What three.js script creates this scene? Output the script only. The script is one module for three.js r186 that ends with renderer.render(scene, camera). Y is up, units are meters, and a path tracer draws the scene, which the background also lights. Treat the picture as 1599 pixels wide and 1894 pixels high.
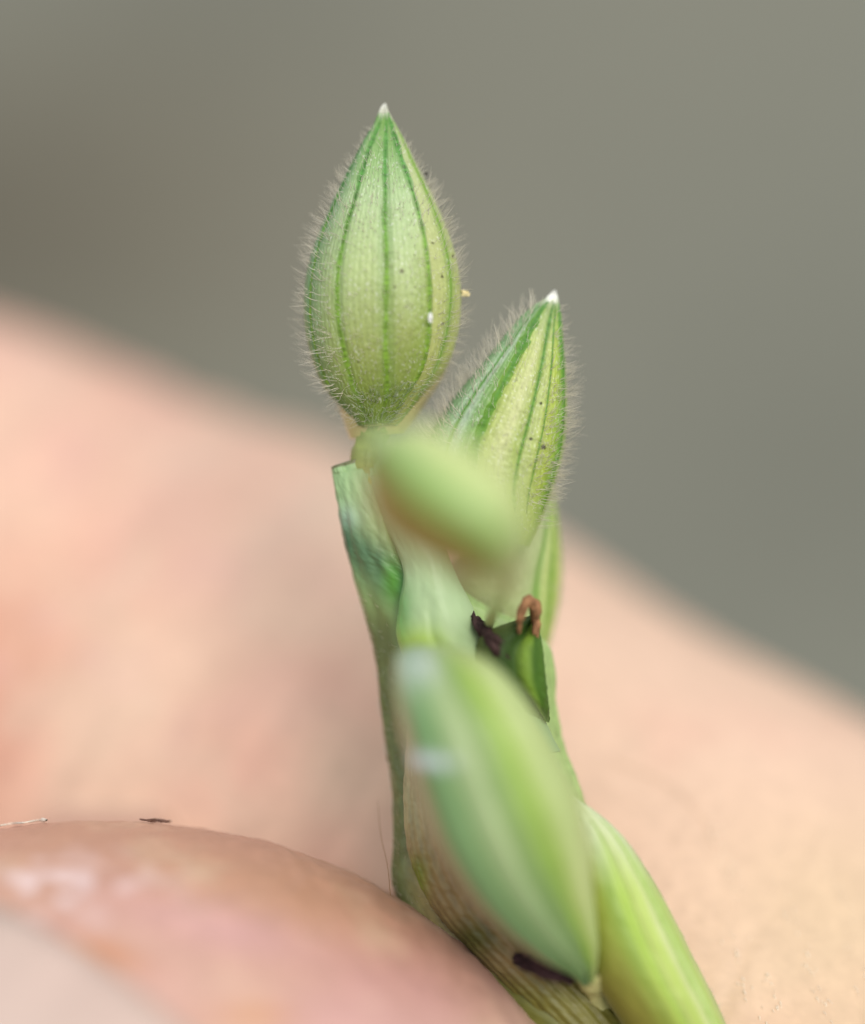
import * as THREE from 'three';
import { mergeGeometries } from 'three/addons/utils/BufferGeometryUtils.js';

// ---------------------------------------------------------------- camera, sky, sun, exposure
const U = 0.001;                       // the close-up is laid out in millimetres
const D = 40;                          // lens to the plane in focus, mm
const APERTURE = 4.7;                  // opening of the lens, mm
const FRAME_H = 17;                    // height of the plane in focus, mm
const scene = new THREE.Scene();
const camera = new THREE.PerspectiveCamera(2 * Math.atan(FRAME_H / 2 / D) * 180 / Math.PI, 865 / 1024, 0.002, 4000);
camera.position.set(0, 1.05, 0);
camera.rotation.set(-38 * Math.PI / 180, 0, 0);
camera.focus = (D - 0.5) * U;
camera.userData.fStop = camera.getFocalLength() / APERTURE;
camera.updateMatrixWorld(true);
scene.add(camera);

const renderer = new THREE.WebGLRenderer({ antialias: true });
renderer.toneMapping = THREE.LinearToneMapping;
renderer.toneMappingExposure = 1.0;
renderer.shadowMap.enabled = true;

const SUN = new THREE.Vector3(0.32, 0.8, 0.4).normalize();   // high, from the right
{
  const w = 128, h = 64, data = new Float32Array(w * h * 4);
  for (let j = 0; j < h; j++) for (let i = 0; i < w; i++) {
    const el = ((j + 0.5) / h - 0.5) * Math.PI, az = ((i + 0.5) / w - 0.5) * 2 * Math.PI;
    const d = new THREE.Vector3(Math.cos(az) * Math.cos(el), Math.sin(el), Math.sin(az) * Math.cos(el));
    const up = Math.max(0, d.y), glow = Math.pow(Math.max(0, d.dot(SUN)), 4);
    const l = 0.63 + 0.45 * up + 0.5 * glow, k = (j * w + i) * 4;
    data[k] = l * (0.94 + 0.05 * glow); data[k + 1] = l * 0.985; data[k + 2] = l * (1.04 - 0.08 * glow); data[k + 3] = 1;
  }
  const t = new THREE.DataTexture(data, w, h, THREE.RGBAFormat, THREE.FloatType);
  t.mapping = THREE.EquirectangularReflectionMapping; t.magFilter = THREE.LinearFilter; t.needsUpdate = true;
  scene.background = t; scene.environment = t;
}
const sun = new THREE.DirectionalLight(new THREE.Color(1.0, 0.93, 0.82), 1.6);
sun.position.copy(SUN).multiplyScalar(5).add(camera.position);
sun.target.position.copy(camera.position); sun.target.name = 'sun_target';
sun.castShadow = true; sun.shadow.radius = 60; sun.shadow.mapSize.set(2048, 2048);
Object.assign(sun.shadow.camera, { left: -0.3, right: 0.3, top: 0.3, bottom: -0.3, near: 0.1, far: 20 });
scene.add(sun, sun.target);

// ---------------------------------------------------------------- helpers
const clamp = (x, a = 0, b = 1) => Math.min(b, Math.max(a, x));
const lerp = (a, b, t) => a + (b - a) * t;
const smooth = (a, b, x) => { const t = clamp((x - a) / (b - a)); return t * t * (3 - 2 * t); };
const bump = (x, c, w) => Math.exp(-(((x - c) / w) ** 2));
let seed = 12345;
const rnd = () => { seed = (seed + 0x6D2B79F5) | 0; let t = Math.imul(seed ^ (seed >>> 15), 1 | seed); t = (t + Math.imul(t ^ (t >>> 7), 61 | t)) ^ t; return ((t ^ (t >>> 14)) >>> 0) / 4294967296; };
const rr = (a, b) => a + (b - a) * rnd();
const hash = (x, y, z) => { let h = Math.imul(x, 374761393) + Math.imul(y, 668265263) + Math.imul(z, 1274126177); h = Math.imul(h ^ (h >>> 13), 1274126177); return ((h ^ (h >>> 16)) >>> 0) / 4294967296; };
function noise(x, y, z) {
  const i = Math.floor(x), j = Math.floor(y), k = Math.floor(z), f = x - i, g = y - j, h = z - k;
  const u = f * f * (3 - 2 * f), v = g * g * (3 - 2 * g), w = h * h * (3 - 2 * h), L = lerp;
  return L(L(L(hash(i, j, k), hash(i + 1, j, k), u), L(hash(i, j + 1, k), hash(i + 1, j + 1, k), u), v), L(L(hash(i, j, k + 1), hash(i + 1, j, k + 1), u), L(hash(i, j + 1, k + 1), hash(i + 1, j + 1, k + 1), u), v), w) * 2 - 1;
}
const fbm = (x, y, z, n = 4) => { let s = 0, a = 0.5; for (let i = 0; i < n; i++) { s += a * noise(x, y, z); x *= 2.03; y *= 2.03; z *= 2.03; a *= 0.5; } return s; };
// a colour as it looks in full light -> base colour
const K = 1.3;
const lin = (c) => { c /= 255; return c <= 0.04045 ? c / 12.92 : ((c + 0.055) / 1.055) ** 2.4; };
const C = (r, g, b) => [lin(r) / K, lin(g) / K, lin(b) / K];
const mix = (a, b, t) => [lerp(a[0], b[0], t), lerp(a[1], b[1], t), lerp(a[2], b[2], t)];
const gain = (a, g) => [a[0] * g, a[1] * g, a[2] * g];
function ramp(stops, t) { for (let i = 1; i < stops.length; i++) if (t <= stops[i][0]) return mix(stops[i - 1][1], stops[i][1], clamp((t - stops[i - 1][0]) / (stops[i][0] - stops[i - 1][0]))); return stops[stops.length - 1][1]; }
// drawing units (1/1894 of the frame's height) -> mm in the frame of the hand, z towards the lens
const PX = FRAME_H / 1894;
const P = (x, y, z = 0) => new THREE.Vector3((x - 799.5) * PX * (D - z) / D, -(y - 947) * PX * (D - z) / D, z);
const Q = (p) => [799.5 + p.x / (PX * (D - p.z) / D), 947 - p.y / (PX * (D - p.z) / D)];
function spline(a, t) {           // Catmull-Rom through numbers or arrays
  const n = a.length - 1, s = clamp(t) * n, i = Math.min(n - 1, Math.floor(s)), f = s - i;
  const at = (k) => a[clamp(k, 0, n)], p = at(i - 1), q = at(i), r = at(i + 1), v = at(i + 2);
  const one = (p, q, r, v) => 0.5 * (2 * q + (r - p) * f + (2 * p - 5 * q + 4 * r - v) * f * f + (3 * q - p - 3 * r + v) * f * f * f);
  return Array.isArray(q) ? q.map((_, k) => one(p[k], q[k], r[k], v[k])) : one(p, q, r, v);
}
const BASE = camera.quaternion.clone();
const ORIGIN = new THREE.Vector3(0, 0, -D * U).applyQuaternion(BASE).add(camera.position);
const used = {};
const numbered = (n) => { const k = used[n] = (used[n] ?? -1) + 1; return k ? `${n}_${String(k).padStart(3, '0')}` : n; };
function thing(name, label, category, base) {       // base in mm
  const o = new THREE.Group(); o.name = numbered(name);
  o.quaternion.copy(BASE); o.position.copy(base).multiplyScalar(U).applyQuaternion(BASE).add(ORIGIN);
  o.userData = { label, category, base: base.toArray() };
  scene.add(o); return o;
}
const bases = new Map();
function put(name, geometry, m, parent, label, kind) {   // geometry in mm of the whole frame
  let root = parent; while (root.parent && root.parent !== scene) root = root.parent;
  const b = bases.get(root);
  geometry.translate(-b.x, -b.y, -b.z); geometry.scale(U, U, U);
  const o = new THREE.Mesh(geometry, m); o.name = numbered(name);
  o.castShadow = o.receiveShadow = true;
  if (label) o.userData.label = label;
  if (kind) o.userData.kind = kind;
  parent.add(o); return o;
}
function begin(name, label, category, base) { const o = thing(name, label, category, base); delete o.userData.base; bases.set(o, base.clone()); return o; }
function geo(pos, idx, col) {
  const g = new THREE.BufferGeometry();
  g.setAttribute('position', new THREE.Float32BufferAttribute(pos, 3));
  if (col) g.setAttribute('color', new THREE.Float32BufferAttribute(col, 3));
  g.setIndex(idx); g.computeVertexNormals(); return g;
}

// ---------------------------------------------------------------- lofted plant organs
// L, R: outline; z: depth of the axis; d: half thickness front to back, all from tip to base
function organ(o) {
  const S = (u, th) => {
    const l = spline(o.L, u), r = spline(o.R, u), z = Array.isArray(o.z) ? spline(o.z, u) : o.z, d = Math.max(0, Array.isArray(o.d) ? spline(o.d, u) : o.d);
    const a = P(l[0], l[1], z), b = P(r[0], r[1], z), c = a.clone().add(b).multiplyScalar(0.5), h = b.sub(a).multiplyScalar(0.5);
    const e = o.e ?? 1, cs = Math.cos(th), sn = Math.sin(th);
    const p = c.clone().addScaledVector(h, Math.sign(cs) * Math.abs(cs) ** e); p.z += d * Math.sign(sn) * Math.abs(sn) ** e;
    return [p, c];
  };
  const frame = (u, th) => {
    const e = 0.004, [p, c] = S(u, th), du = S(Math.min(1, u + e), th)[0].sub(S(Math.max(0, u - e), th)[0]), dt = S(u, th + 0.02)[0].sub(S(u, th - 0.02)[0]);
    const n = du.clone().cross(dt).normalize(); if (n.dot(p.clone().sub(c)) < 0) n.negate();
    if (!(n.lengthSq() > 0.5)) n.set(0, 0, 1);
    return { p, n, du: du.normalize(), dt: dt.normalize() };
  };
  const off = o.off ?? (() => 0);
  const at = (u, th, extra = 0) => { const f = frame(u, th); f.p.addScaledVector(f.n, off(u, th) + extra); return f; };
  return { S, frame, at, off, ...o };
}
// a mesh on an organ: the whole way round, or a shell of thickness t between th0 and th1
function skinOf(org, { nu = 200, nv = 200, th0 = 0, th1 = 2 * Math.PI, t = 0, lift = 0, u0 = 0, u1 = 1, col, liftOf }) {
  const closed = !t, pos = [], cols = [], idx = [], m = closed ? nv : 2 * nv + 2;
  for (let i = 0; i <= nu; i++) {
    const u = lerp(u0, u1, i / nu);
    for (let j = 0; j < m; j++) {
      const inner = !closed && j > nv, s = closed ? j / nv : (inner ? (2 * nv + 1 - j) / nv : j / nv), th = lerp(typeof th0 === 'function' ? th0(u) : th0, typeof th1 === 'function' ? th1(u) : th1, s);
      const lf = lift + (liftOf ? liftOf(u, th) : 0);
      const f = org.at(u, th, inner ? lf - t : lf);
      pos.push(f.p.x, f.p.y, f.p.z); cols.push(...col(u, th, f.p, s));
    }
  }
  for (let i = 0; i < nu; i++) for (let j = 0; j < m; j++) { const a = i * m + j, b = i * m + (j + 1) % m, c = a + m, d = b + m; idx.push(a, c, b, b, c, d); }
  // close both ends
  for (const i of [0, nu]) { const k = pos.length / 3, c = [0, 0, 0], q = [0, 0, 0]; for (let j = 0; j < m; j++) for (let x = 0; x < 3; x++) { c[x] += pos[(i * m + j) * 3 + x] / m; q[x] += cols[(i * m + j) * 3 + x] / m; } if (closed) { pos.push(...c); cols.push(...q); for (let j = 0; j < m; j++) { const a = i * m + j, b = i * m + (j + 1) % m; i ? idx.push(a, k, b) : idx.push(a, b, k); } } }
  const g = geo(pos, idx, cols);
  return g;
}
// a raised nerve running from u0 to u1 along th
function nerve(org, thOf, { u0 = 0.03, u1 = 0.96, w = 0.035, h = 0.012, lift = 0.002, n = 160, col, edge }) {
  const pos = [], cols = [], idx = [], m = 7;
  for (let i = 0; i <= n; i++) {
    const u = lerp(u0, u1, i / n), th = thOf(u), ww = w * (0.35 + 0.65 * smooth(0, 0.25, i / n)) * smooth(0, 0.06, 1 - i / n + 0.01) * (1 + 0.35 * noise(u * 40, th * 7, 3)), f = org.at(u, th);
    const per = org.S(u, th + 0.01)[0].distanceTo(org.S(u, th - 0.01)[0]) / 0.02 + 1e-4;
    for (let j = 0; j < m; j++) {
      const s = j / (m - 1) * 2 - 1, q = org.at(u, th + s * ww / Math.max(per, 0.12), lift * (1 - Math.abs(s)) + h * (1 - s * s) * (0.8 + 0.5 * noise(u * 90, s * 3, th)) - (Math.abs(s) > 0.99 ? 0.004 : 0));
      pos.push(q.p.x, q.p.y, q.p.z);
      cols.push(...mix(col(u, i), edge(u, th, q.p), Math.abs(s) ** 0.9));
    }
  }
  for (let i = 0; i < n; i++) for (let j = 0; j < m - 1; j++) { const a = i * m + j, b = a + 1, c = a + m, d = c + 1; idx.push(a, c, b, b, c, d); }
  const g = geo(pos, idx, cols), q = org.at(0.5, thOf(0.5)), nn = g.attributes.normal, k = (n >> 1) * m + 3;
  if (nn.getX(k) * q.n.x + nn.getY(k) * q.n.y + nn.getZ(k) * q.n.z < 0) { for (let i = 0; i < idx.length; i += 3) [idx[i], idx[i + 1]] = [idx[i + 1], idx[i]]; g.setIndex(idx); g.computeVertexNormals(); }
  return g;
}
// one curved tapering hair
function hairInto(pos, idx, cols, p, dir, bend, len, r, color, seg = 4) {
  const side = new THREE.Vector3().crossVectors(dir, Math.abs(dir.x) < 0.8 ? new THREE.Vector3(1, 0, 0) : new THREE.Vector3(0, 1, 0)).normalize(), up = new THREE.Vector3().crossVectors(dir, side).normalize(), b0 = pos.length / 3;
  for (let i = 0; i <= seg; i++) {
    const t = i / seg, q = p.clone().addScaledVector(dir, len * t).addScaledVector(bend, len * t * t), w = r * (1 - 0.8 * t);
    for (let k = 0; k < 3; k++) { const a = k * 2.0944; pos.push(q.x + w * (Math.cos(a) * side.x + Math.sin(a) * up.x), q.y + w * (Math.cos(a) * side.y + Math.sin(a) * up.y), q.z + w * (Math.cos(a) * side.z + Math.sin(a) * up.z)); cols.push(...color); }
  }
  for (let i = 0; i < seg; i++) for (let k = 0; k < 3; k++) { const a = b0 + i * 3 + k, b = b0 + i * 3 + (k + 1) % 3; idx.push(a, b, a + 3, b, b + 3, a + 3); }
}
function hairsOn(org, count, { lenOf, tilt = [0.2, 0.7], th0 = 0, th1 = 2 * Math.PI, u0 = 0.08, u1 = 0.97, r = 0.0075, lift = 0, color = [0.82, 0.77, 0.66], density = () => 1, down = -1 }) {
  const pos = [], idx = [], cols = []; let made = 0;
  for (let tries = 0; made < count && tries < count * 30; tries++) {
    const u = rr(u0, u1), th = rr(th0, th1), w = org.S(u, 0)[0].distanceTo(org.S(u, Math.PI)[0]);
    if (rnd() > density(u, th) * clamp(w / 2.2)) continue;
    const f = org.at(u, th, lift - 0.01), len = lenOf(u, th) * lerp(0.35, 1.35, Math.sqrt(rnd())) * (1 + 0.3 * noise(u * 14, th * 5, 9)); made++;
    const k = rr(...tilt), dir = f.n.clone().addScaledVector(f.du, down * k).addScaledVector(f.dt, rr(-0.35, 0.35)).normalize();
    const bend = f.du.clone().multiplyScalar(down * rr(-0.15, 0.55)).addScaledVector(f.dt, rr(-0.4, 0.4) + 0.3 * noise(u * 12, th * 5, 3));
    hairInto(pos, idx, cols, f.p, dir, bend, len, r * rr(0.75, 1.2), gain(color, rr(0.8, 1.15)));
  }
  return geo(pos, idx, cols);
}
const tubeGeo = (pts, r, color, seg = 40, sides = 10, rough = 0) => {
  const c = new THREE.CatmullRomCurve3(pts), g = new THREE.TubeGeometry(c, seg, 1, sides, false), p = g.attributes.position, cols = [];
  for (let i = 0; i < p.count; i++) {
    const t = Math.floor(i / (sides + 1)) / seg, q = c.getPointAt(t), rad = typeof r === 'function' ? r(t) : r, v = new THREE.Vector3(p.getX(i), p.getY(i), p.getZ(i)).sub(q).multiplyScalar(rad * (1 + rough * noise(i % (sides + 1) * 2.1 % sides, t * 14, 5)));
    p.setXYZ(i, q.x + v.x, q.y + v.y, q.z + v.z); cols.push(...(typeof color === 'function' ? color(t, q) : color));
  }
  g.setAttribute('color', new THREE.Float32BufferAttribute(cols, 3)); g.deleteAttribute('uv'); g.computeVertexNormals(); return g;
};
const mat = (o) => new THREE.MeshPhysicalMaterial({ vertexColors: true, side: THREE.DoubleSide, roughness: 0.55, specularIntensity: 0.6, ...o });
const M = {
  leaf: mat({ roughness: 0.42, specularIntensity: 0.85, sheen: 0.25, sheenRoughness: 0.6, sheenColor: new THREE.Color(0.9, 1, 0.9) }),
  soft: mat({ roughness: 0.38, specularIntensity: 0.9 }),
  nerve: mat({ roughness: 0.55, specularIntensity: 0.4 }),
  membrane: mat({ roughness: 0.8, transmission: 0.45, thickness: 0, specularIntensity: 0.3 }),
  hair: mat({ roughness: 0.6, transmission: 0.35, thickness: 0, specularIntensity: 0.5 }),
  dry: mat({ roughness: 0.8, specularIntensity: 0.3 }),
  skin: mat({ roughness: 0.46, specularIntensity: 0.55, sheen: 0.35, sheenRoughness: 0.5, sheenColor: new THREE.Color(1, 0.75, 0.6), side: THREE.FrontSide }),
  nail: mat({ roughness: 0.3, specularIntensity: 0.7, side: THREE.FrontSide }),
};

// ---------------------------------------------------------------- the ground far behind
{
  const n = 512, data = new Uint8Array(n * n * 4), size = 4;       // metres per repeat
  for (let j = 0; j < n; j++) for (let i = 0; i < n; i++) {
    const x = i / n, y = j / n, tile = (f, z) => { const a = x * f, b = y * f; return lerp(lerp(noise(a, b, z), noise(a - f, b, z), x), lerp(noise(a, b - f, z), noise(a - f, b - f, z), x), y); };
    const big = tile(7, 1.5), mid = tile(14, 7.5), fine = tile(90, 3.5) * 0.5 + tile(250, 9.5) * 0.5, warm = tile(6, 12.5);
    const patch = (u, v, q) => { const dx = Math.abs(((x - u + 1.5) % 1) - 0.5), dy = Math.abs(((y - v + 1.5) % 1) - 0.5); return Math.exp(-(dx * dx + dy * dy) / (q * q)); };
    const l = 1.04 - 0.5 * patch(0.03, 0.745, 0.06) - 0.16 * patch(0.2, 0.66, 0.04) - 0.22 * patch(0.08, 0.85, 0.05) + 0.12 * patch(0.13, 0.69, 0.04) + 0.1 * big + 0.12 * mid + 0.3 * fine, k = (j * n + i) * 4;
    const br = patch(0.03, 0.745, 0.08), c = [0.150 * (1 + 0.05 * warm + 0.14 * br), 0.150, 0.119 * (1 - 0.05 * warm - 0.12 * br)];
    for (let q = 0; q < 3; q++) { const v = clamp(c[q] * l); data[k + q] = 255 * (v <= 0.0031308 ? v * 12.92 : 1.055 * v ** (1 / 2.4) - 0.055); }
    data[k + 3] = 255;
  }
  const t = new THREE.DataTexture(data, n, n); t.colorSpace = THREE.SRGBColorSpace; t.magFilter = THREE.LinearFilter; t.wrapS = t.wrapT = THREE.RepeatWrapping; t.needsUpdate = true;
  const S = 600, g = new THREE.PlaneGeometry(S, S); g.rotateX(-Math.PI / 2);
  const uv = g.attributes.uv; for (let i = 0; i < uv.count; i++) uv.setXY(i, uv.getX(i) * S / size + 0.13, uv.getY(i) * S / size + 0.31);
  const o = new THREE.Mesh(g, new THREE.MeshStandardMaterial({ map: t, roughness: 0.95 }));
  o.name = 'ground'; o.receiveShadow = true;
  o.userData = { kind: 'structure', label: 'blurred grey brown bare ground far behind the hand', category: 'ground' };
  scene.add(o);
}

// ---------------------------------------------------------------- the hand: thumb in front, index finger behind
const V = (x, y, z) => new THREE.Vector3(x, y, z);
const FINGER = [[-86, -24, -40, 12], [-48, 2, -26, 9.8], [-32, 1, -20, 9.4], [-20, -1.7, -15.8, 9], [-12, -4.34, -13.8, 8.8], [-7, -6.13, -12.9, 8.8], [-2, -8.21, -11.1, 8.8], [4, -11.64, -8.1, 8.7], [11, -16.22, -4.9, 8.6], [19, -22.29, -2.8, 8.3]];
const chains = [
  { k: 0.6, s: FINGER.slice(1).map((n, i) => [V(...FINGER[i]), V(...n.slice(0, 3)), FINGER[i][3], n[3]]) },   // index finger
  { k: 3, s: [[V(-92, -52, -8), V(-56, -56, 10), 15, 11.5], [V(-56, -56, 10), V(-26, -38, 14), 11, 8.6], [V(-28, -38, 13), V(-7.5, -10.25, 0.8), 8.2, 4.6], [V(-26, -39, 13), V(-4.1, -10.05, 0.8), 8.2, 4.6], [V(-22, -41, 13), V(-1.7, -11.85, 1.0), 8.2, 4.6]] },   // thumb
  { k: 5, s: [[V(-90, -34, -52), V(-52, -16, -54), 12, 10], [V(-52, -16, -54), V(-38, -38, -44), 9.8, 9], [V(-38, -38, -44), V(-54, -48, -30), 8.8, 8]] },
  { k: 5, s: [[V(-94, -50, -58), V(-60, -36, -62), 11.5, 9.6], [V(-60, -36, -62), V(-46, -56, -50), 9.4, 8.6], [V(-46, -56, -50), V(-62, -64, -34), 8.4, 7.6]] },
  { k: 5, s: [[V(-100, -64, -60), V(-72, -56, -64), 10.5, 8.4], [V(-72, -56, -64), V(-60, -70, -54), 8, 7.4], [V(-60, -70, -54), V(-72, -76, -40), 7.2, 6.6]] },
  { k: 10, s: [[V(-94, -26, -40), V(-104, -62, -54), 14, 13], [V(-96, -40, -30), V(-150, -66, -28), 19, 20], [V(-150, -66, -28), V(-215, -84, -20), 19, 24]] },                      // palm and wrist
];
const smin = (a, b, k) => { const h = Math.max(k - Math.abs(a - b), 0) / k; return Math.min(a, b) - h * h * k * 0.25; };
function handField(p) {
  let best = 1e3; const kk = lerp(0.2, 12, smooth(-45, -85, p.x));
  for (const c of chains) {
    let d = 1e3;
    for (const [a, b, ra, rb] of c.s) {
      const abx = b.x - a.x, aby = b.y - a.y, abz = b.z - a.z, px = p.x - a.x, py = p.y - a.y, pz = p.z - a.z;
      const t = clamp((px * abx + py * aby + pz * abz) / (abx * abx + aby * aby + abz * abz));
      d = smin(d, Math.hypot(px - t * abx, py - t * aby, pz - t * abz) - lerp(ra, rb, t), c.k);
    }
    best = smin(best, d, kk);
  }
  return best;
}
function grad(p, e = 0.05) {
  const f = (x, y, z) => handField({ x: p.x + x, y: p.y + y, z: p.z + z });
  return V(f(e, 0, 0) - f(-e, 0, 0), f(0, e, 0) - f(0, -e, 0), f(0, 0, e) - f(0, 0, -e)).normalize();
}
const onHand = (p) => { for (let i = 0; i < 3; i++) p.addScaledVector(grad(p), -handField(p)); return p; };
function castHand(x, y, z0 = 12) {       // where the sight line through a drawing point meets the skin
  const a = V(0, 0, D), dir = P(x, y, 0).sub(a).normalize(), p = a.clone().addScaledVector(dir, (D - z0) / -dir.z);
  for (let i = 0; i < 120; i++) { const f = handField(p); p.addScaledVector(dir, f * 0.9); if (Math.abs(f) < 1e-4) break; }
  return p;
}
const thumbness = (p) => { const d = (q) => { const t = clamp(p.clone().sub(q[0]).dot(q[1].clone().sub(q[0])) / q[0].distanceToSquared(q[1])); return p.distanceTo(q[0].clone().lerp(q[1], t)) - lerp(q[2], q[3], t); }; return Math.min(...chains[1].s.slice(1).map(d)) < Math.min(...chains[0].s.map(d)) && p.z > -8 ? 1 : 0; };
const IDX = V(0.86, -0.48, 0.12).normalize();
// depth of the creases and ridges in the skin, mm
function skinRelief(p, th) {
  const a = p.dot(IDX), w = p.x * 0.48 + p.y * 0.86;
  let h = 0.05 * fbm(p.x * 0.5, p.y * 0.5, p.z * 0.5, 3);
  const wob = 0.5 * noise(w * 0.35, 3.1, p.z * 0.3) + 0.12 * noise(w * 1.4, 8.1, p.z);
  if (!th) {
    for (const [c, d, s] of [[10.6, 0.06, 0.16], [12.4, 0.045, 0.13], [14.6, 0.05, 0.16], [16.8, 0.05, 0.15], [8.4, 0.03, 0.15], [-6.4, 0.28, 0.9], [-7.8, 0.2, 0.5]]) h -= d * bump(a + wob, c, s);
    h += 0.006 * (0.6 + noise(p.x * 0.8, p.y * 0.8, 4)) * Math.sin((a + wob * 0.8) * 11 + 2.6 * noise(p.x, p.y, p.z)) * smooth(-14, -3, p.z);
  } else h += 0.05 * fbm(p.x * 2.2, p.y * 2.2, p.z * 2.2, 3) + 0.02 * noise(p.x * 7, p.y * 7, p.z * 7);
  return h + 0.008 * noise(p.x * 9, p.y * 9, p.z * 9) + 0.004 * noise(p.x * 19, p.y * 19, p.z * 19);
}
function skinColor(p, th) {
  const [x, y] = Q(p), n1 = fbm(p.x * 0.33 + 4, p.y * 0.33, p.z * 0.33, 3), n2 = fbm(p.x * 1.1, p.y * 1.1 + 9, p.z * 1.1, 3), n3 = noise(p.x * 5, p.y * 5, p.z * 5);
  const a = p.dot(IDX);
  let c;
  if (!th) {
    c = mix(C(244, 207, 182), C(240, 187, 167), clamp(smooth(0, -12, p.x) * 0.8 + n1 * 1.2));
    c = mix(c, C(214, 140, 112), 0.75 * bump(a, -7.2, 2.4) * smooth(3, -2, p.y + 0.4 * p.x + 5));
    c = mix(c, C(226, 200, 160), 0.6 * smooth(3, 7, p.x) * smooth(-4, -7, p.y));
    c = mix(c, C(226, 180, 170), clamp(0.8 * n2 * smooth(4, -8, p.x)));
    c = mix(c, C(240, 212, 188), clamp(0.9 * fbm(p.x * 0.9 + 3, p.y * 0.55, p.z * 0.5 + 7, 3) * smooth(6, -2, p.x)));
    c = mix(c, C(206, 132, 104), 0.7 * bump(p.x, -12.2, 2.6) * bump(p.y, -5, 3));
  } else {
    c = mix(C(220, 176, 160), C(218, 168, 168), clamp(0.5 + 1.5 * n1));
    c = mix(c, C(204, 150, 116), smooth(-6.6, -4.9, p.y + 0.3 * Math.max(0, p.x + 5)) * 0.75);  // upper rim darkened in the colour, standing in for grazing light
    c = mix(c, C(234, 204, 172), clamp(1.6 * n2 - 0.15) * 0.5);
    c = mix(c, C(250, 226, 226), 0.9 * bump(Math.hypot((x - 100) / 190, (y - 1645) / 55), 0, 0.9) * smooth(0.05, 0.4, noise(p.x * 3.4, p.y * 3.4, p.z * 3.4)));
    c = mix(c, C(222, 172, 172), 0.7 * bump(Math.hypot((x - 420) / 260, (y - 1720 - 0.25 * (x - 420)) / 60), 0, 0.8));
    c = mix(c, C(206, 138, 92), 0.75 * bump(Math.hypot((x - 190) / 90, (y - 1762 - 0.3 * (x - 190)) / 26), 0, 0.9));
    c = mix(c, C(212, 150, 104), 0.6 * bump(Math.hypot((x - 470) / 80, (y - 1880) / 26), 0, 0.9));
  }
  return gain(c, 1 + 0.05 * n3 + 0.05 * n2 + 0.06 * noise(p.x * 14, p.y * 14, p.z * 14) + (th ? 0 : 0.07 * noise(a * 2.4, (p.x * 0.48 + p.y * 0.86) * 0.4, 6) * smooth(6, -3, p.x)));
}
const hand = begin('hand', 'fair hand pinching the green grass spike between thumb and index finger', 'hand', V(-30, -20, -10));
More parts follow.
